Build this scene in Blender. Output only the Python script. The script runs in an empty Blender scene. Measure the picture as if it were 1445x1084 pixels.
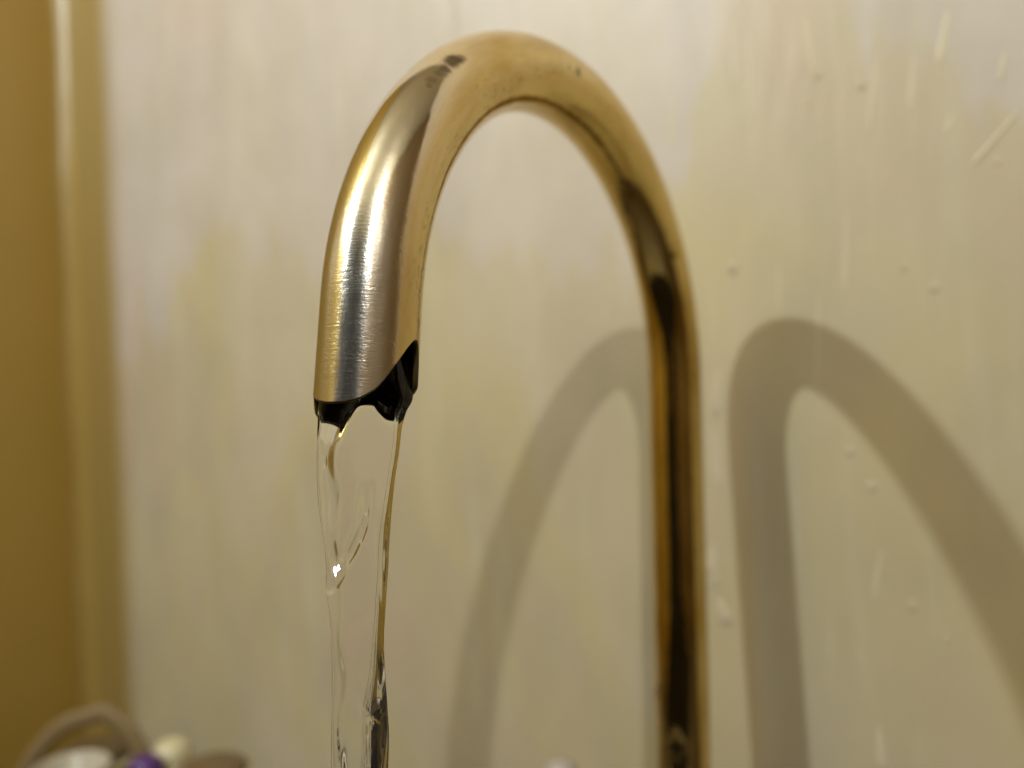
import bpy, bmesh, math, random
from mathutils import Vector, Matrix
random.seed(7)
sc = bpy.context.scene
COL = sc.collection

# ------------------------------------------------------------------ camera
F, CX, CY = 1060.0, 722.5, 542.0           # lens, in pixels of the 1445 x 1084 photograph
PITCH, ROLL = 0.0558, -0.0111
_f = Vector((0, math.cos(PITCH), math.sin(PITCH)))
_u = Vector((0, -math.sin(PITCH), math.cos(PITCH)))
_r = Vector((1, 0, 0))
CR = _r*math.cos(ROLL) + _u*math.sin(ROLL)
CU = -_r*math.sin(ROLL) + _u*math.cos(ROLL)
cam_d = bpy.data.cameras.new('camera')
cam = bpy.data.objects.new('camera', cam_d); COL.objects.link(cam)
cam.matrix_world = Matrix((CR, CU, -_f)).transposed().to_4x4()
cam_d.sensor_fit = 'HORIZONTAL'; cam_d.sensor_width = 36.0
cam_d.lens = 36.0*F/1445.0
cam_d.clip_start = 0.005; cam_d.clip_end = 50
cam_d.dof.use_dof = True
cam_d.dof.focus_distance = 0.143
cam_d.dof.aperture_fstop = 6.8
sc.camera = cam

# ------------------------------------------------------------------ light
world = bpy.data.worlds.new('World'); sc.world = world; world.use_nodes = True
bg = world.node_tree.nodes['Background']
bg.inputs[0].default_value = (0.60, 0.50, 0.38, 1); bg.inputs[1].default_value = 0.02

def lamp(name, loc, power, col, rad):
    d = bpy.data.lights.new(name, 'POINT'); d.energy = power; d.color = col
    d.shadow_soft_size = rad; d.use_soft_falloff = False
    o = bpy.data.objects.new(name, d); o.location = loc; COL.objects.link(o)
    return o
L1 = Vector((-0.0347, -0.7317, 0.7317)); L2 = Vector((-0.7334, -0.1611, 0.6914))
lamp('bulb_light', L1, 24.0, (0.91, 0.96, 0.95), 0.013)
lamp('bulb_light', L2, 25.5, (0.84, 0.955, 1.0), 0.013)

sc.view_settings.view_transform = 'Standard'
sc.view_settings.look = 'None'
sc.view_settings.exposure = 0.0
sc.view_settings.gamma = 1.0
sc.render.engine = 'CYCLES'
sc.cycles.use_denoising = True
sc.cycles.max_bounces = 16
sc.cycles.transmission_bounces = 12
sc.cycles.glossy_bounces = 6
sc.cycles.caustics_reflective = False
sc.cycles.caustics_refractive = False
sc.cycles.blur_glossy = 0.3

# ------------------------------------------------------------------ helpers
def ray(px, py):
    return (CR*((px-CX)/F) - CU*((py-CY)/F) + _f)
def at_y(px, py, y):                        # point of that sight line at depth y
    d = ray(px, py); return d*(y/d.y)
def at_plane(px, py, p, n):
    d = ray(px, py); return d*(p.dot(n)/d.dot(n))
def smooth(a, b, x):
    t = min(1, max(0, (x-a)/(b-a))); return t*t*(3-2*t)
def table(tb, x):
    if x <= tb[0][0]: return tb[0][1]
    for i in range(len(tb)-1):
        x0, y0 = tb[i]; x1, y1 = tb[i+1]
        if x <= x1:
            # cubic hermite with finite difference tangents
            def sl(k):
                a = max(0, k-1); b = min(len(tb)-1, k+1)
                return (tb[b][1]-tb[a][1])/(tb[b][0]-tb[a][0])
            h = x1-x0; t = (x-x0)/h
            return ((2*t**3-3*t*t+1)*y0 + (t**3-2*t*t+t)*h*sl(i) + (-2*t**3+3*t*t)*y1 + (t**3-t*t)*h*sl(i+1))
    return tb[-1][1]

def obj(name, verts, faces, mat, parent=None, smooth_=True, uvs=None, mats=None, fm=None):
    me = bpy.data.meshes.new(name); me.from_pydata([tuple(v) for v in verts], [], faces)
    me.update()
    for m in (mats or [mat]): me.materials.append(m)
    if smooth_:
        for p in me.polygons: p.use_smooth = True
    if fm:
        for p, k in zip(me.polygons, fm): p.material_index = k
    if uvs:
        l = me.uv_layers.new(name='UVMap')
        for lp in me.loops: l.data[lp.index].uv = uvs[lp.vertex_index]
    o = bpy.data.objects.new(name, me); COL.objects.link(o)
    if parent: o.parent = parent
    return o
def empty(name, loc):
    o = bpy.data.objects.new(name, None); o.location = loc; COL.objects.link(o)
    o.empty_display_size = 0.01
    return o
def tag(o, label=None, cat=None, group=None, kind=None):
    if label: o['label'] = label
    if cat: o['category'] = cat
    if group: o['group'] = group
    if kind: o['kind'] = kind
    return o
def lathe(profile, n=40):                   # profile of (radius, z), closed at r = 0 ends
    V, Fc = [], []
    rows = []
    for r, z in profile:
        if r < 1e-6:
            rows.append([len(V)]); V.append((0, 0, z))
        else:
            rows.append(list(range(len(V), len(V)+n)))
            for k in range(n):
                a = 2*math.pi*k/n; V.append((r*math.cos(a), r*math.sin(a), z))
    for a, b in zip(rows, rows[1:]):
        for k in range(n):
            k2 = (k+1) % n
            if len(a) == 1 and len(b) > 1: Fc.append((a[0], b[k2], b[k]))
            elif len(b) == 1 and len(a) > 1: Fc.append((a[k], a[k2], b[0]))
            elif len(a) > 1: Fc.append((a[k], a[k2], b[k2], b[k]))
    return V, Fc

# ------------------------------------------------------------------ materials
class NT:
    def __init__(s, name):
        s.m = bpy.data.materials.new(name); s.m.use_nodes = True
        s.t = s.m.node_tree; s.b = s.t.nodes['Principled BSDF']
    def n(s, typ, **k):
        x = s.t.nodes.new(typ)
        for a, v in k.items(): setattr(x, a, v)
        return x
    def l(s, a, b): s.t.links.new(a, b)
    def coord(s, which='Object', scale=(1, 1, 1), rot=(0, 0, 0)):
        c = s.n('ShaderNodeTexCoord'); mp = s.n('ShaderNodeMapping')
        mp.inputs['Scale'].default_value = scale; mp.inputs['Rotation'].default_value = rot
        s.l(c.outputs[which], mp.inputs[0]); return mp.outputs[0]
    def noise(s, vec, scale, detail=4, rough=0.5, dist=0.0):
        x = s.n('ShaderNodeTexNoise'); x.inputs['Scale'].default_value = scale
        x.inputs['Detail'].default_value = detail; x.inputs['Roughness'].default_value = rough
        x.inputs['Distortion'].default_value = dist
        s.l(vec, x.inputs['Vector']); return x.outputs['Fac']
    def ramp(s, fac, stops, interp='LINEAR'):
        r = s.n('ShaderNodeValToRGB'); e = r.color_ramp.elements; r.color_ramp.interpolation = interp
        while len(e) < len(stops): e.new(0.5)
        for el, (p, c) in zip(e, stops):
            el.position = p; el.color = (c[0], c[1], c[2], 1) if hasattr(c, '__len__') else (c, c, c, 1)
        s.l(fac, r.inputs[0]); return r.outputs[0]
    def mix(s, fac, a, b, mode='MIX'):
        x = s.n('ShaderNodeMix', data_type='RGBA', blend_type=mode)
        for v, i in ((fac, 0), (a, 6), (b, 7)):
            if hasattr(v, 'is_linked'): s.l(v, x.inputs[i])
            elif hasattr(v, '__len__'): x.inputs[i].default_value = (*v, 1)
            else: x.inputs[i].default_value = v
        return x.outputs[2]
    def math(s, op, a, b=0.0, c=0.0, clamp=False):
        x = s.n('ShaderNodeMath', operation=op); x.use_clamp = clamp
        for v, i in ((a, 0), (b, 1), (c, 2)):
            if hasattr(v, 'is_linked'): s.l(v, x.inputs[i])
            else: x.inputs[i].default_value = v
        return x.outputs[0]
    def bump(s, h, strength, dist, prev=None):
        x = s.n('ShaderNodeBump'); x.inputs['Strength'].default_value = strength
        x.inputs['Distance'].default_value = dist; s.l(h, x.inputs['Height'])
        if prev: s.l(prev, x.inputs['Normal'])
        return x.outputs[0]
    def set(s, **k):
        for a, v in k.items():
            i = s.b.inputs[a.replace('_', ' ')]
            if hasattr(v, 'is_linked'): s.l(v, i)
            elif hasattr(v, '__len__'): i.default_value = (*v, 1)
            else: i.default_value = v
        return s.m

PATCH_S = 0.566
MUSTARD = (0.43, 0.275, 0.055)
def wall_material(name, band):
    t = NT(name)
    c = t.coord('Object')
    patch = t.noise(t.coord('Object', (7, 7, 3.5)), 1.0, 3, 0.55, 0.6)
    sep = t.n('ShaderNodeSeparateXYZ'); t.l(c, sep.inputs[0])
    streak = t.noise(t.coord('Object', (60, 60, 5)), 1.0, 3, 0.5, 0.3)
    new = t.ramp(patch, [(0.36, (0.575, 0.465, 0.385)), (0.47, (0.545, 0.47, 0.40)), (0.53, (0.565, 0.485, 0.42)), (0.62, (0.59, 0.505, 0.415))])  # greyer tones for the upper part
    yellow_low = t.ramp(patch, [(0.36, (0.55, 0.43, 0.30)), (0.46, (0.53, 0.445, 0.30)), (0.54, (0.55, 0.46, 0.265)), (0.64, (0.565, 0.475, 0.33))])
    # yellower tones below, greyer in the upper part; ragged streaked edge
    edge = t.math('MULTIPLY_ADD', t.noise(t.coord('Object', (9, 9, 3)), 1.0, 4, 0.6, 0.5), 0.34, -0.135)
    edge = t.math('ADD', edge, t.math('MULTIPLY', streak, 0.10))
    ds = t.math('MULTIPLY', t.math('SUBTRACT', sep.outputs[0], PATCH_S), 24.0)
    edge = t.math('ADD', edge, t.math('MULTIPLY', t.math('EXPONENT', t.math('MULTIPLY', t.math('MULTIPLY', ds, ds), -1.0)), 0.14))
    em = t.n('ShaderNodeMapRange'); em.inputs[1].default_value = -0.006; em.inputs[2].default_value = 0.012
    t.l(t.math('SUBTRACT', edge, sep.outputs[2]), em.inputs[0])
    col = t.mix(em.outputs[0], new, yellow_low)
    sm = t.ramp(streak, [(0.57, 0.0), (0.68, 1.0)])
    col = t.mix(t.math('MULTIPLY', sm, 0.28), col, (0.62, 0.58, 0.43))
    fine = t.noise(t.coord('Object', (190, 190, 9)), 1.0, 2, 0.5, 0.2)
    col = t.mix(t.math('MULTIPLY', t.ramp(fine, [(0.64, 0.0), (0.72, 1.0)]), 0.25), col, (0.60, 0.565, 0.41))
    grime = t.noise(t.coord('Object', (18, 18, 12)), 1.0, 5, 0.6)
    col = t.mix(t.math('MULTIPLY', t.ramp(grime, [(0.42, 0.0), (0.70, 1.0)]), 0.38), col, (0.40, 0.335, 0.22))
    if band:
        wob = t.noise(t.coord('Object', (2, 2, 9)), 1.0, 2)
        x = t.math('ADD', sep.outputs[0], t.math('MULTIPLY', wob, -0.006))
        m = t.n('ShaderNodeMapRange'); m.inputs[1].default_value = band-0.013; m.inputs[2].default_value = band+0.013
        t.l(x, m.inputs[0])
        col = t.mix(m.outputs[0], (0.31, 0.205, 0.055), col)
    b1 = t.noise(t.coord('Object', (40, 40, 7)), 1.0, 3, 0.5, 0.4)
    b2 = t.noise(t.coord('Object', (150, 150, 90)), 1.0, 3, 0.55)
    nb = t.bump(b1, 0.35, 0.004)
    nb = t.bump(b2, 0.10, 0.001, nb)
    rg = t.ramp(patch, [(0.3, 0.44), (0.7, 0.54)])
    return t.set(Base_Color=col, Roughness=rg, Normal=nb, Specular_IOR_Level=0.75)
def paint(name, col, rough=0.35, var=0.15, scale=40, bump=0.1):
    t = NT(name)
    nz = t.noise(t.coord('Object'), scale, 4, 0.6)
    c = t.mix(t.math('MULTIPLY', nz, var*2), col, tuple(x*0.55 for x in col))
    return t.set(Base_Color=c, Roughness=rough, Normal=t.bump(nz, bump, 0.001))
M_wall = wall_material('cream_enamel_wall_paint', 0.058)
M_must = paint('mustard_enamel_paint', MUSTARD, 0.33, 0.12, 14, 0.15)
M_bead = paint('mustard_corner_filler', (0.37, 0.24, 0.06), 0.33, 0.1, 30, 0.1)
M_drip = paint('cream_paint_drip', (0.63, 0.54, 0.38), 0.45, 0.1, 60, 0.05)
M_blist = paint('cream_paint_blister', (0.56, 0.465, 0.31), 0.6, 0.15, 60, 0.05)

# ------------------------------------------------------------------ walls
YAW, TILT, YW = -0.5913, 0.0582, 0.3781
N_IN = Vector((-math.sin(YAW)*math.cos(TILT), math.cos(YAW)*math.cos(TILT), math.sin(TILT)))
S_AX = Vector((math.cos(YAW), math.sin(YAW), 0))
U_AX = S_AX.cross(N_IN)
WP = Vector((0, YW, 0))
CT = at_plane(88, 0, WP, N_IN); CB = at_plane(131, 990, WP, N_IN)     # the corner line
CORN = CT + (CB-CT)*((0-CT.z)/(CB.z-CT.z))                            # corner at z = 0
CD = (CT-CB).normalized()
COUNTER_Z = -0.262
WM = Matrix((S_AX, N_IN, U_AX)).transposed().to_4x4(); WM.translation = CORN
WMi = WM.inverted()

def wall_co(px, py):
    return WMi @ at_plane(px, py, WP, N_IN)
cd = WMi.to_3x3() @ CD                      # corner direction in wall coordinates
def corner(z): return Vector((cd.x*z/cd.z, 0, z))
V, Fc = [], []
nx, nz = 60, 60
for j in range(nz+1):
    z = -0.30 + 1.35*j/nz
    c0 = corner(z)
    for i in range(nx+1):
        V.append((c0.x-0.002+1.25*i/nx, 0, z))
for j in range(nz):
    for i in range(nx):
        a = j*(nx+1)+i; Fc.append((a, a+1, a+nx+2, a+nx+1))
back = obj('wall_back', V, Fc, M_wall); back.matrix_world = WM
tag(back, kind='structure')
V, Fc = [], []
for j in range(13):
    z = -0.30 + 1.35*j/12; c0 = corner(z)
    for i in range(21):
        V.append((c0.x, 0.003-1.5*i/20, z))
for j in range(12):
    for i in range(20):
        a = j*21+i; Fc.append((a, a+21, a+22, a+1))
left = obj('wall_left', V, Fc, M_must); left.matrix_world = WM
tag(left, kind='structure')
# filler bead running down the corner
V, Fc = [], []
R = 0.012
for j in range(61):
    z = -0.30 + 1.35*j/60; c0 = corner(z)
    rr = R*(1+0.10*math.sin(z*37)+0.06*math.sin(z*91+1))
    for k in range(9):
        a = math.pi/2*k/8
        V.append((c0.x+rr*(1-math.sin(a)), -rr*(1-math.cos(a)), z))
for j in range(60):
    for k in range(8):
        a = j*9+k; Fc.append((a, a+1, a+10, a+9))
bead = obj('corner_filler', V, Fc, M_bead, back)

# paint drips and blisters in the enamel, real relief on the wall
def drip(px0, py0, px1, py1, w, h):
    a = wall_co(px0, py0); b = wall_co(px1, py1)
    V, Fc = [], []
    n, k = 14, 7
    d = b-a; d.y = 0; ln = d.length; d.normalize(); s = Vector((d.z, 0, -d.x))
    for i in range(n+1):
        t = i/n
        e = math.sqrt(max(0, 1-(2*t-1)**4))*(0.55+0.45*t) + 1e-3
        for j in range(k):
            u = 2*j/(k-1)-1
            p = a + d*(ln*t) + s*(u*w*e) + Vector((0, -h*e*(1-u*u)+0.0002, 0))
            V.append(p)
    for i in range(n):
        for j in range(k-1):
            q = i*k+j; Fc.append((q, q+1, q+k+1, q+k))
    o = obj('paint_drip', V, Fc, M_drip, back)
    return o
def blister(px, py, r, h):
    a = wall_co(px, py)
    r *= 1.15; h *= 0.45
    V, Fc = lathe([(r*1.3, 0), (r, h*0.2), (r*0.75, h*0.55), (r*0.45, h*0.88), (0, h)], 14)
    st = random.uniform(0.9, 1.6)
    V = [(a.x+x, a.y-z+0.0001, a.z+y*st) for x, y, z in V]
    Fc = [tuple(reversed(f)) for f in Fc]
    return obj('paint_blister', V, Fc, M_blist, back)
for d in [(1135, 20, 1150, 108, .0016, .0006), (1055, 40, 1062, 180, .0018, .0006), (1032, 70, 1040, 120, .0016, .0005),
          (1238, 75, 1226, 190, .0014, .0005), (1445, 148, 1368, 238, .0014, .0008), (1418, 70, 1412, 118, .0014, .0006),
          (1338, 10, 1326, 95, .0022, .0006), (1345, 160, 1334, 190, .0014, .0005), (1155, 395, 1152, 560, .0018, .0004),
          (1012, 520, 1010, 590, .0026, .0010), (1005, 600, 1014, 690, .0030, .0006), (1004, 770, 1008, 830, .0034, .0010),
          (1014, 845, 1026, 878, .0030, .0012), (1240, 1025, 1246, 1090, .0030, .0008), (1205, 905, 1222, 940, .0012, .0004),
          (1245, 760, 1232, 850, .0016, .0004), (780, 330, 735, 560, .0016, .0004), (795, 310, 765, 430, .0014, .0004),
          (1195, 280, 1192, 420, .0016, .0004), (1100, 330, 1098, 450, .0018, .0003), (860, 420, 850, 455, .0016, .0003),
          (950, 120, 946, 210, .0020, .0004), (1290, 60, 1284, 160, .0018, .0004)]:
    drip(*d)
for b in [(1153, 106, .0018, .0013), (1215, 121, .0019, .0013), (1034, 378, .0022, .0015), (1200, 638, .0017, .0012), (1230, 687, .0017, .0012),
          (1408, 228, .0014, .0010), (1318, 406, .0018, .0012), (1287, 855, .0018, .0010), (1010, 577, .0022, .0014), (1004, 806, .0028, .0018),
          (1024, 874, .0026, .0018), (1257, 942, .0012, .0008), (1338, 903, .0012, .0008), (1275, 378, .0013, .0009), (1140, 145, .0013, .0008)]:
    blister(*b)

# the rest of the small room, seen only as reflections in the tube
V = [WM @ Vector(p) for p in ((-0.03, 0.03, 1.04), (1.25, 0.03, 1.04), (1.25, -1.5, 1.04), (-0.03, -1.5, 1.04))]
ceil = obj('ceiling', V, [(0, 3, 2, 1)], paint('ceiling_paint', (0.34, 0.28, 0.18), 0.6, 0.1, 8, 0.05), smooth_=False)
tag(ceil, kind='structure')
V = [WM @ Vector(p) for p in ((1.22, 0.02, -0.30), (1.22, -1.5, -0.30), (1.22, -1.5, 1.04), (1.22, 0.02, 1.04))]
wr_ = obj('wall_right', V, [(0, 1, 2, 3)], paint('brown_varnished_wood', (0.14, 0.085, 0.03), 0.5, 0.3, 12, 0.1), smooth_=False)
tag(wr_, kind='structure')

# counter the tap is fixed to (its far strip lies just under the frame)
M_counter = paint('grey_brown_counter', (0.07, 0.05, 0.03), 0.4, 0.2, 30, 0.1)
cs = []
for s, t in ((-0.01, 0.02), (1.2, 0.02), (1.2, -0.30), (-0.01, -0.30)):
    p = WM @ Vector((s, t, 0)); cs.append((p.x, p.y))
V = [(x, y, COUNTER_Z) for x, y in cs] + [(x, y, COUNTER_Z-0.03) for x, y in cs]
counter = obj('counter', V, [(3, 2, 1, 0), (4, 5, 6, 7), (0, 1, 5, 4), (1, 2, 6, 5), (2, 3, 7, 6), (3, 0, 4, 7)], M_counter, smooth_=False)
tag(counter, kind='structure')

# ------------------------------------------------------------------ the tap
BX, BY, AZ, Z0 = 0.06293, 0.28998, -2.1384, 0.01803
RH, RV, SW = 0.08441, 0.08049, 3.0674
TR = 0.010                                     # tube radius
DV = Vector((math.cos(AZ), math.sin(AZ), 0))   # direction of reach
BV = Vector((-DV.y, DV.x, 0))
def arc(t):
    return Vector((BX, BY, Z0)) + DV*(RH*(1-math.cos(t))) + Vector((0, 0, RV*math.sin(t)))
path = []
z = COUNTER_Z+0.004
while z < Z0-1e-4:
    path.append(Vector((BX, BY, z))); z += 0.004
NA = 150
for i in range(NA+1): path.append(arc(SW*i/NA))
tang = []
for i in range(len(path)):
    a = path[max(0, i-1)]; b = path[min(len(path)-1, i+1)]; tang.append((b-a).normalized())
END = path[-1]; TE = tang[-1]
cam_h = Vector((-END.x, -END.y, 0)).normalized()       # from spout to camera, level
rgt_h = Vector((-cam_h.y, cam_h.x, 0))                 # image right
NRM_E = BV.cross(TE)                                   # in-plane normal at the end
# lip of the worn mouth, back edge lowered to show dark through the water: angle from the camera side -> height in photo rows
LIP = [(-200, 562), (-180, 561), (-165, 562), (-160, 572), (-150, 584), (-140, 588), (-128, 588), (-116, 588), (-107, 584), (-101, 572), (-96, 560), (-90, 557), (-60, 564), (-41, 567), (-11, 563), (8, 550),
       (19, 535), (32, 513), (46, 492), (56, 482), (64, 480), (72, 488), (79, 510), (86, 540), (96, 550), (110, 558), (121, 570), (130, 580), (142, 586), (152, 582), (161, 573), (168, 563), (180, 561), (200, 560)]
def lip_z(X, Y, py):                                   # height over (X, Y) that lies on photo row py
    k = (CY-py)/F
    A = CU.x*X+CU.y*Y - k*(_f.x*X+_f.y*Y); B = CU.z - k*_f.z
    return -A/B
NR = 96
def ring_dir(i, k):
    a = 2*math.pi*k/NR
    return BV.cross(tang[i])*math.cos(a) + BV*math.sin(a)
def end_len(k, rad):
    d = NRM_E*math.cos(2*math.pi*k/NR) + BV*math.sin(2*math.pi*k/NR)
    th = math.degrees(math.atan2(d.dot(rgt_h), d.dot(cam_h)))
    p = END + d*rad
    zz = lip_z(p.x, p.y, table(LIP, th))
    return (p.z-zz)/(-TE.z)

def stations(rad):
    rows = []; s = 0.0
    for i, p in enumerate(path):
        if i: s += (p-path[i-1]).length
        rows.append([(p + ring_dir(i, k)*rad, s) for k in range(NR)])
    NE = 26
    L = [end_len(k, rad) for k in range(NR)]
    for j in range(1, NE+1):
        row = []
        for k in range(NR):
            a = 2*math.pi*k/NR; d = NRM_E*math.cos(a)+BV*math.sin(a)
            row.append((END + d*rad + TE*(L[k]*j/NE), s+L[k]*j/NE))
        rows.append(row)
    return rows
outer = stations(TR)
inner = stations(TR-0.0011)
LEN = outer[len(path)-1][0][1]

def tube_metal():
    t = NT('worn_brass_plate')
    uv = t.n('ShaderNodeTexCoord').outputs['UV']
    sep = t.n('ShaderNodeSeparateXYZ'); t.l(uv, sep.inputs[0])
    along = sep.outputs[0]
    def uvn(su, sv, scale, detail=3, rough=0.5, dist=0.0):
        mp = t.n('ShaderNodeMapping'); mp.inputs['Scale'].default_value = (su, sv, 1); t.l(uv, mp.inputs[0])
        return t.noise(mp.outputs[0], scale, detail, rough, dist)
    # silver towards the mouth
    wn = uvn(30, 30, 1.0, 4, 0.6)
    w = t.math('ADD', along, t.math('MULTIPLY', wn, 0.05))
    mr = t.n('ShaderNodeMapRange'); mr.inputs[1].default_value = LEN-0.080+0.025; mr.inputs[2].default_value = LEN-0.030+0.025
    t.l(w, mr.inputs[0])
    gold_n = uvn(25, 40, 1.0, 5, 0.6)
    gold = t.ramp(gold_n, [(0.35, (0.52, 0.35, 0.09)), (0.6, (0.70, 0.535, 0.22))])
    # silver on the outer side, golden on the inner flank
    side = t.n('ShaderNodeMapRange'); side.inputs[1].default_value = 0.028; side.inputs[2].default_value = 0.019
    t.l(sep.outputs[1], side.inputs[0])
    silver_mix = t.math('MULTIPLY', mr.outputs[0], t.math('MULTIPLY_ADD', side.outputs[0], 0.85, 0.06))
    col = t.mix(silver_mix, gold, (0.72, 0.70, 0.65))
    # brown tarnish freckles running with the tube, densest on the inner flank
    fr = uvn(420, 900, 1.0, 4, 0.7, 0.5)
    fm = t.ramp(fr, [(0.53, 0.0), (0.61, 1.0)])
    big = uvn(40, 90, 1.0, 3)
    fl = t.n('ShaderNodeMapRange'); fl.inputs[1].default_value = 0.026; fl.inputs[2].default_value = 0.038
    fl.inputs[3].default_value = 0.15; fl.inputs[4].default_value = 1.0; t.l(sep.outputs[1], fl.inputs[0])
    fm = t.math('MULTIPLY', fm, t.math('MULTIPLY', t.ramp(big, [(0.44, 0.0), (0.56, 0.5)]), fl.outputs[0]))
    oc = t.n('ShaderNodeTexCoord').outputs['Object']
    wob = t.n('ShaderNodeTexNoise'); wob.inputs['Scale'].default_value = 260; t.l(oc, wob.inputs['Vector'])
    wv = t.n('ShaderNodeVectorMath', operation='MULTIPLY_ADD'); t.l(wob.outputs['Color'], wv.inputs[0])
    wv.inputs[1].default_value = (0.0022,)*3; t.l(oc, wv.inputs[2])
    for px, py, rad, amt in ((640, 78, .0026, .95), (634, 84, .0024, .9), (627, 91, .0021, .8), (619, 99, .0019, .65), (610, 107, .0016, .5), (600, 117, .0010, .5), (648, 74, .0015, .7), (820, 97, .0019, .8), (806, 92, .0012, .5), (953, 357, .0017, .95), (985, 530, .0012, .6)):
        q = surface_point(px, py)
        dn = t.n('ShaderNodeVectorMath', operation='DISTANCE'); t.l(wv.outputs[0], dn.inputs[0])
        dn.inputs[1].default_value = q + Vector((0.0011, 0.0011, 0.0011))
        sp = t.n('ShaderNodeMapRange'); sp.inputs[1].default_value = rad; sp.inputs[2].default_value = rad*0.45
        sp.inputs[4].default_value = amt; t.l(dn.outputs['Value'], sp.inputs[0])
        fm = t.math('MAXIMUM', fm, sp.outputs[0])
    col = t.mix(fm, col, (0.10, 0.065, 0.025))
    m2 = t.n('ShaderNodeMapRange'); m2.inputs[1].default_value = LEN-0.032; m2.inputs[2].default_value = LEN-0.004
    m2.inputs[3].default_value = 0.02; m2.inputs[4].default_value = 0.42
    t.l(along, m2.inputs[0])
    rough_n = uvn(60, 90, 1.0, 5, 0.65)
    rg = t.ramp(rough_n, [(0.3, 0.055), (0.7, 0.11)])
    rg = t.math('ADD', rg, t.math('MULTIPLY', m2.outputs[0], 0.30))
    rg = t.math('ADD', rg, t.math('MULTIPLY', fm, 0.25))
    # hairline scratches round the tube, strongest near the mouth
    sc1 = uvn(2600, 110, 1.0, 3, 0.6, 0.5)
    sc2 = uvn(1500, 380, 1.0, 3, 0.6, 1.4)
    nb = t.n('ShaderNodeBump'); nb.inputs['Distance'].default_value = 0.00012
    patchy = t.math('MULTIPLY', m2.outputs[0], t.ramp(uvn(70, 160, 1.0, 3), [(0.38, 0.25), (0.60, 1.0)]))
    t.l(patchy, nb.inputs['Strength']); t.l(t.math('ADD', sc1, sc2), nb.inputs['Height'])
    nb2 = t.bump(uvn(90, 90, 1.0, 2), 0.12, 0.0012, nb.outputs[0])
    tg = t.n('ShaderNodeTangent', direction_type='UV_MAP'); tg.uv_map = 'UVMap'; t.l(tg.outputs[0], t.b.inputs['Tangent'])
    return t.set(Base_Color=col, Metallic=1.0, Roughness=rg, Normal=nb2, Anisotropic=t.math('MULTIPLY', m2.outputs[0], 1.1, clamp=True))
def surface_point(px, py):                     # where that sight line first meets the tube, in tube coordinates
    d = ray(px, py).normalized(); best = None
    for row in outer:
        for p, s_ in row:
            k = p.dot(d); off = (p-d*k).length
            if off < 0.0012 and (best is None or k < best[0]-0.001): best = (k, p)
    return best[1]-Vector((BX, BY, COUNTER_Z))
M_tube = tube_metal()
M_bore = paint('bore_shade_black', (0.004, 0.003, 0.002), 0.9, 0.2, 400, 0.2)  # near-black colour stands in for the unlit inside of the tube
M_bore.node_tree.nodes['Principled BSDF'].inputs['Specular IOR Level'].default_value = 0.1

tap = empty('faucet', (BX, BY, COUNTER_Z))
tag(tap, 'worn brass gooseneck faucet pouring water, mounted beside the cream wall', 'faucet')
Ti = Matrix.Translation(-Vector((BX, BY, COUNTER_Z)))
V, Fc, UV = [], [], []
for row in outer:
    for k, (p, s) in enumerate(row):
        V.append(Ti @ p); UV.append((s, TR*2*math.pi*(abs(2*k/NR-1)/1.0)))
n = len(outer)
for j in range(n-1):
    for k in range(NR):
        k2 = (k+1) % NR; Fc.append((j*NR+k, (j+1)*NR+k, (j+1)*NR+k2, j*NR+k2))
Fc = [tuple(reversed(f)) for f in Fc]
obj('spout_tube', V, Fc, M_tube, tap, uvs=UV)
# bore and rim
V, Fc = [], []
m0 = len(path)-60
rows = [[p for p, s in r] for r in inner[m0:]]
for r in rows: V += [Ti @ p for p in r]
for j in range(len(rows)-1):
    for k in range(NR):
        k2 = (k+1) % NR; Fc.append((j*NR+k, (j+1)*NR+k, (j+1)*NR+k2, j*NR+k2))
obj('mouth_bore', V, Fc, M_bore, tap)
# the cut edge of the tube, slightly rolled
V, Fc = [], []
rim = [[p for p, s in outer[-1]], [p+TE*0.0004 for p, s in stations(TR-0.0003)[-1]], [p+TE*0.0004 for p, s in stations(TR-0.0008)[-1]], [p for p, s in inner[-1]]]
for r_ in rim: V += [Ti @ p for p in r_]
for j in range(3):
    for k in range(NR):
        k2 = (k+1) % NR; Fc.append((j*NR+k, j*NR+k2, (j+1)*NR+k2, (j+1)*NR+k))
obj('mouth_rim', V, Fc, paint('tarnished_cut_edge', (0.10, 0.065, 0.02), 0.35, 0.3, 300, 0.2), tap)
V, Fc = lathe([(0.0, 0.0), (0.024, 0.0), (0.024, 0.004), (0.021, 0.008), (0.0125, 0.011), (0.0103, 0.014)], 48)
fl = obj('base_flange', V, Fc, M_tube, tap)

# ------------------------------------------------------------------ running water
def water_mat():
    t = NT('clear_water')
    return t.set(Base_Color=(1, 1, 1), Roughness=0.0, IOR=1.333, Transmission_Weight=1.0)
M_water = water_mat()
XL = [(500, 462), (545, 457), (567, 450), (600, 448), (640, 447), (680, 447), (720, 450), (760, 456), (800, 460), (830, 460), (860, 464), (900, 467), (940, 468), (1000, 468), (1084, 467), (1300, 472), (1500, 475)]
XR = [(500, 576), (545, 582), (565, 582), (580, 574), (600, 568), (640, 563), (680, 557), (720, 553), (760, 550), (800, 548), (830, 546), (860, 544), (900, 542), (940, 543), (1000, 547), (1040, 549), (1084, 548), (1300, 540), (1500, 535)]
WL = [(545, 30), (600, 36), (650, 28), (700, 34), (750, 20), (800, 24), (840, 11), (900, 14), (960, 24), (1020, 14), (1084, 22), (1500, 18)]      # width of the left rope
WR = [(545, 24), (600, 12), (640, 11), (700, 12), (760, 15), (820, 15), (900, 16), (950, 22), (1000, 34), (1084, 38), (1500, 34)]
PXM = 0.1466/F                                           # metres per photo pixel at the stream
NU, NV = 110, 330
AXP = Vector((END.x, END.y, 0))
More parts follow.
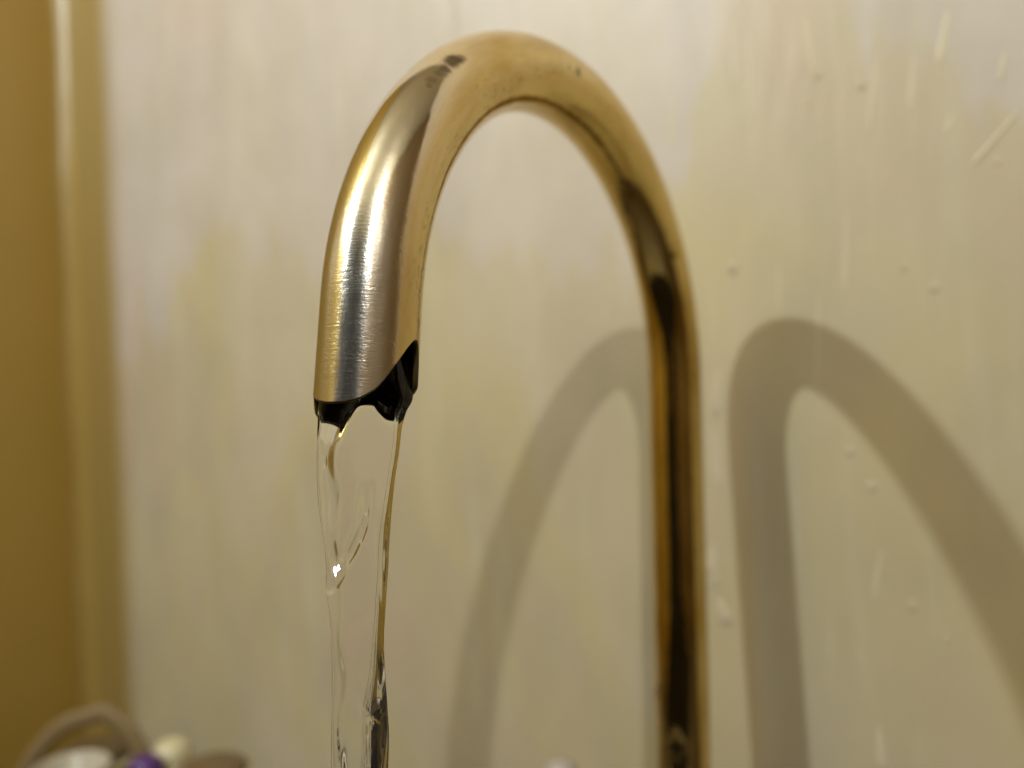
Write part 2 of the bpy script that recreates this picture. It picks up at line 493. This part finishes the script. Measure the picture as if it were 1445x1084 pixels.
def ridge(x, y, pts, w, h):
    best = 1e9; bh = 0
    for (x0, y0), (x1, y1) in zip(pts, pts[1:]):
        dx, dy = x1-x0, y1-y0; L2 = dx*dx+dy*dy
        tt = min(1, max(0, ((x-x0)*dx+(y-y0)*dy)/L2))
        d = math.hypot(x-x0-tt*dx, y-y0-tt*dy)
        best = min(best, d)
    return h*math.exp(-(best/w)**2)
YE = [(-0.1, 622), (0, 622), (0.25, 628), (0.34, 606), (0.42, 582), (0.6, 580), (0.72, 592), (0.85, 606), (1, 600), (1.1, 600)]
R1 = [(518, 690), (513, 745), (492, 788), (468, 826)]
R2 = [(482, 640), (474, 720), (470, 770), (476, 840), (472, 920), (484, 1000), (484, 1100)]
R3 = [(512, 965), (520, 1005), (540, 985)]
def crest(x, y, pts):
    # a wave crest that sharpens along its run; pts of (x, y, width, height)
    best = 1e9; out = 0
    for (x0, y0, w0, h0), (x1, y1, w1, h1) in zip(pts, pts[1:]):
        dx, dy = x1-x0, y1-y0; L2 = dx*dx+dy*dy
        tt = min(1, max(0, ((x-x0)*dx+(y-y0)*dy)/L2))
        ex, ey = x-x0-tt*dx, y-y0-tt*dy
        d = math.hypot(ex, ey)
        if d < best:
            best = d; w = w0+(w1-w0)*tt; h = h0+(h1-h0)*tt
            sgn = 1 if (dx*ey-dy*ex) > 0 else -1
            ww = w*(1.9 if sgn > 0 else 0.8)
            out = h*math.exp(-(d/ww)**2)
    return out
C1 = [(522, 676, 6, 0.3), (519, 705, 6, 6), (513, 748, 5, 11), (498, 780, 5, 11), (476, 812, 6, 8), (464, 840, 4, 3), (466, 880, 3, 0.5)]
C4 = [(552, 700, 3, 0.3), (546, 745, 3, 4), (542, 790, 3, 6), (543, 835, 3, 5), (545, 870, 2, 0.5)]
C3 = [(508, 955, 5, 1), (514, 990, 6, 6), (522, 1004, 6, 7), (540, 985, 6, 5), (545, 940, 5, 1)]
def blob(x, y, cx, cy, rx, ry, h):
    return h*math.exp(-((x-cx)/rx)**2-((y-cy)/ry)**2)
def profile(x, y, xl, xr, wl, wr, back):
    # half thickness in pixels
    a = x-xl; b = xr-x
    t = 0.0
    if a < wl*0.4: t = max(t, 0.27*wl*math.sqrt(max(0, 1-((a-wl*0.4)/(wl*0.4))**2)))
    elif a < wl*1.3: t = max(t, 0.27*wl*(1-smooth(0, 1, (a-wl*0.4)/(wl*0.9))))
    if b < wr: t = max(t, 0.72*b*smooth(0, 3, wr-b))
    sheet = 3.0*math.sqrt(max(0, min(1, a/8)))*math.sqrt(max(0, min(1, b/8)))
    t = (t**4 + sheet**4)**0.25
    return t
FACETS = []                                              # smooth faces of the waves, tilted up towards the bulbs
for cx, cy, rx, ry, ang, L_, tc in ((471, 813, 12, 24, 0.6, L1, 11), (457, 638, 2.6, 18, -0.1, L2, 8), (541, 958, 3, 20, 0.1, L1, 7), (513, 744, 3.0, 18, 0.15, L2, 7)):
    P0 = at_plane(cx, cy, AXP, cam_h) + cam_h*(tc*PXM)
    FACETS.append((cx, cy, rx, ry, ang, P0, ((-P0).normalized()+(L_-P0).normalized()).normalized()))
V, Fc = [], []
ys = [505 + (1400-505)*(j/NV) for j in range(NV+1)]
zc = {}
for back_ in (0, 1):
    for y in ys:
        xl, xr, wl, wr = (table(T, y) for T in (XL, XR, WL, WR))
        
        for i in range(NU+1):
            u = 0.5-0.5*math.cos(math.pi*i/NU)
            x = xl+(xr-xl)*u
            t = profile(x, y, xl, xr, wl, wr, back_)
            ye = table(YE, u); mouth = 1-smooth(ye-62, ye, y)
            t += mouth*0.40*math.sqrt(max(0, u*(1-u)))*2*(xr-xl)*0.5
            if not back_:
                env = min(1, (x-xl)/10, (xr-x)/10)
                t += env*(crest(x, y, C1) + ridge(x, y, R2, 4.5, 3.6)*(0.55+0.45*math.sin(y*0.022+2)) + crest(x, y, C4) + crest(x, y, C3))
                t += env*(blob(x, y, 458, 648, 8, 22, 5) + blob(x, y, 462, 612, 14, 12, 4) + blob(x, y, 540, 965, 6, 26, 4) + blob(x, y, 541, 800, 4, 34, 3.5))
                t += env*(1.1*math.sin(y*0.045+x*0.03) + 1.0*math.sin(y*0.021-x*0.06+1.2))
            else:
                env = min(1, (x-xl)/10, (xr-x)/10)
                t += env*0.9*math.sin(y*0.018+x*0.05+0.6)
            p = at_plane(x, y, AXP, cam_h) + cam_h*(t*PXM*(1 if not back_ else -1))
            if not back_:
                for cx, cy, rx, ry, ang, P0, hn in FACETS:
                    ca, sa = math.cos(ang), math.sin(ang)
                    ex, ey = ((x-cx)*ca+(y-cy)*sa)/rx, (-(x-cx)*sa+(y-cy)*ca)/ry
                    q = ex*ex+ey*ey
                    if q < 1.7:
                        m = 1-smooth(0.75, 1.7, q)
                        rp = 0.03*math.sin(0.55*(x+0.6*y)+0.3*math.sin(0.2*y)) + 0.05*math.sin(0.16*(y-1.3*x))
                        p = p.lerp(at_plane(x, y, P0, hn)+cam_h*(rp*PXM), m*0.97)
            V.append(p)
NP = (NV+1)*(NU+1)
for b in (0, 1):
    for j in range(NV):
        for i in range(NU):
            a = b*NP+j*(NU+1)+i
            f = (a, a+NU+1, a+NU+2, a+1)
            Fc.append(f if not b else tuple(reversed(f)))
for j in range(NV):
    for i in (0, NU):
        a = j*(NU+1)+i; f = (a, a+NP, a+NP+NU+1, a+NU+1)
        Fc.append(f if i == 0 else tuple(reversed(f)))
for j in (0, NV):
    for i in range(NU):
        a = j*(NU+1)+i; f = (a, a+1, a+NP+1, a+NP)
        Fc.append(f if j == 0 else tuple(reversed(f)))
stream = obj('water_stream', V, Fc, M_water)
bm = bmesh.new(); bm.from_mesh(stream.data)
bmesh.ops.remove_doubles(bm, verts=bm.verts, dist=1e-7)
bmesh.ops.recalc_face_normals(bm, faces=bm.faces); bm.to_mesh(stream.data); bm.free()
tag(stream, 'clear stream of water falling from the spout mouth', 'water')

# drop clinging to the riser
def drop(px, py, rx, rz, label):
    d = ray(px, py); tgt = Vector((BX, BY, 0)); 
    h = Vector((-BX, -BY, 0)).normalized()
    rr = Vector((-h.y, h.x, 0))
    p = at_y(px, py, BY-0.009)
    off = max(-.9, min(.9, (p-Vector((BX, BY, p.z))).dot(rr)/TR))
    nrm = rr*off + h*math.sqrt(1-off*off)
    base = Vector((BX, BY, p.z)) + nrm*TR
    sd = Vector((-nrm.y, nrm.x, 0))
    V, Fc = lathe([(0, 1.0), (0.35, 0.93), (0.68, 0.72), (0.9, 0.42), (1.0, 0.0), (0.98, -0.3), (0.85, -0.6), (0.5, -0.9), (0, -1.0)], 24)
    out = []
    for x, y, z in V:
        tz = 1.0-0.35*max(0, z)
        out.append(base + sd*(x*rx*tz) + nrm*(y*rx*0.75*tz) + Vector((0, 0, z*rz*(1.5 if z > 0 else 1))))
    o = obj('water_drop', out, Fc, M_water); tag(o, label, 'water drop', 'drops on the riser')
drop(955, 1052, 0.0034, 0.0050, 'large clear water drop clinging to the front of the riser')
drop(927, 993, 0.0013, 0.0028, 'small water drop on the left side of the riser')

# ------------------------------------------------------------------ things in the corner, at the foot of the frame
def turned(name, label, cat, px, py, y, parts, group=None):
    p = at_y(px, py, y)
    t = empty(name, (p.x, p.y, COUNTER_Z)); tag(t, label, cat, group)
    H = p.z-COUNTER_Z
    for pn, mat, prof in parts(H):
        V, Fc = lathe(prof, 40); obj(pn, V, Fc, mat, t)
    return t
M_purple = paint('purple_plastic', (0.085, 0.025, 0.16), 0.35, 0.1, 60, 0.02)
M_clear = paint('milky_plastic', (0.55, 0.48, 0.34), 0.3, 0.1, 60, 0.02)
M_cream = paint('cream_plastic', (0.62, 0.55, 0.34), 0.3, 0.08, 50, 0.02)
M_white = paint('white_plastic', (0.50, 0.45, 0.35), 0.3, 0.05, 50, 0.02)
M_brown = paint('brown_lid', (0.16, 0.10, 0.045), 0.35, 0.2, 50, 0.05)
M_tan = paint('tan_woven_strap', (0.26, 0.175, 0.075), 0.55, 0.3, 220, 0.3)
M_grey = paint('grey_plastic', (0.42, 0.37, 0.33), 0.3, 0.1, 50, 0.02)
turned('bottle', 'small bottle with a dark purple domed cap in the corner', 'bottle', 206, 1066, 0.44,
       lambda H: [('body', M_clear, [(0, 0), (0.013, 0), (0.014, 0.003), (0.014, H-0.030), (0.008, H-0.022), (0.008, H-0.018), (0, H-0.018)]),
                  ('cap', M_purple, [(0, H-0.019), (0.0098, H-0.019), (0.0098, H-0.008), (0.0085, H-0.003), (0.005, H-0.0006), (0, H)])])
turned('bottle', 'bottle with a pale cream rounded cap right of the purple cap', 'bottle', 243, 1041, 0.46,
       lambda H: [('body', M_clear, [(0, 0), (0.012, 0), (0.013, 0.003), (0.013, H-0.034), (0.008, H-0.026), (0.008, H-0.02), (0, H-0.02)]),
                  ('cap', M_cream, [(0, H-0.021), (0.008, H-0.021), (0.0112, H-0.013), (0.0108, H-0.006), (0.007, H-0.0015), (0, H)])])
turned('jar', 'jar with a brown domed lid and light rim', 'jar', 300, 1071, 0.43,
       lambda H: [('body', M_clear, [(0, 0), (0.019, 0), (0.020, 0.004), (0.020, H-0.012), (0, H-0.012)]),
                  ('rim', M_cream, [(0, H-0.0118), (0.0225, H-0.0118), (0.0232, H-0.009), (0.0225, H-0.0066), (0, H-0.0066)]),
                  ('lid', M_brown, [(0, H-0.0064), (0.0195, H-0.0064), (0.017, H-0.003), (0.010, H-0.0007), (0, H)])])
turned('cup', 'white plastic cup in front of the tan basket', 'cup', 100, 1080, 0.45,
       lambda H: [('cup_wall', M_white, [(0, 0), (0.016, 0), (0.021, H-0.001), (0.0205, H), (0.0195, H-0.001), (0.0150, 0.003), (0, 0.003)])])
turned('stopper', 'rounded grey plastic stopper top at the bottom edge left of the riser', 'stopper', 792, 1072, 0.345,
       lambda H: [('stem', M_grey, [(0, 0), (0.012, 0), (0.012, 0.006), (0.006, 0.012), (0.006, H-0.012), (0, H-0.012)]),
                  ('knob', M_grey, [(0, H-0.0125), (0.005, H-0.0125), (0.0078, H-0.008), (0.0074, H-0.004), (0.005, H-0.001), (0, H)])])
# basket with a pointed strap handle
bp = at_y(122, 1060, 0.50)
bk = empty('basket', (bp.x, bp.y, COUNTER_Z)); tag(bk, 'tan basket with a pointed strap handle standing in the wall corner', 'basket')
apex = at_y(146, 998, 0.50); HB = apex.z-COUNTER_Z
rimz = HB-0.052
V, Fc = lathe([(0, 0), (0.034, 0), (0.040, rimz*0.5), (0.044, rimz), (0.042, rimz+0.001), (0.0405, rimz), (0.036, rimz*0.5), (0.031, 0.003), (0, 0.003)], 48)
obj('bowl', V, Fc, M_tan, bk)
V, Fc = [], []
hp = [(-0.044, rimz-0.004), (-0.040, rimz+0.012), (-0.030, rimz+0.028), (-0.014, rimz+0.043), (0.004, HB-0.006), (0.011, HB-0.002), (0.018, HB-0.008), (0.029, rimz+0.036), (0.038, rimz+0.018), (0.044, rimz-0.004)]
for i, (x, z) in enumerate(hp):
    a = hp[max(0, i-1)]; b = hp[min(len(hp)-1, i+1)]
    tx, tz = b[0]-a[0], b[1]-a[1]; l = math.hypot(tx, tz); nx_, nz_ = -tz/l, tx/l
    w = 0.0065
    for sx, sy in ((w, -0.004), (w, 0.004), (-w, 0.004), (-w, -0.004)):
        V.append((x+nx_*sx, sy, z+nz_*sx))
for i in range(len(hp)-1):
    for k in range(4):
        Fc.append((i*4+k, i*4+(k+1) % 4, i*4+4+(k+1) % 4, i*4+4+k))
Fc += [(3, 2, 1, 0), tuple(len(V)-4+k for k in range(4))]
h = obj('handle', V, Fc, M_tan, bk)
md = h.modifiers.new('subdivision', 'SUBSURF'); md.levels = 2; md.render_levels = 2
bq = at_y(128, 1046, 0.50)
b2 = empty('pot', (bq.x, bq.y, COUNTER_Z+0.0035)); tag(b2, 'round brown pot with a pale yellow lid ring inside the basket', 'pot')
HP = bq.z-COUNTER_Z-0.0035
V, Fc = lathe([(0, 0), (0.020, 0), (0.025, HP-0.016), (0, HP-0.016)], 40); obj('body', V, Fc, M_brown, b2)
V, Fc = lathe([(0, HP-0.0158), (0.026, HP-0.0158), (0.0265, HP-0.013), (0.0255, HP-0.011), (0, HP-0.011)], 40); obj('ring', V, Fc, M_cream, b2)
V, Fc = lathe([(0, HP-0.0108), (0.024, HP-0.0108), (0.020, HP-0.005), (0.011, HP-0.001), (0, HP)], 40); obj('lid', V, Fc, M_brown, b2)
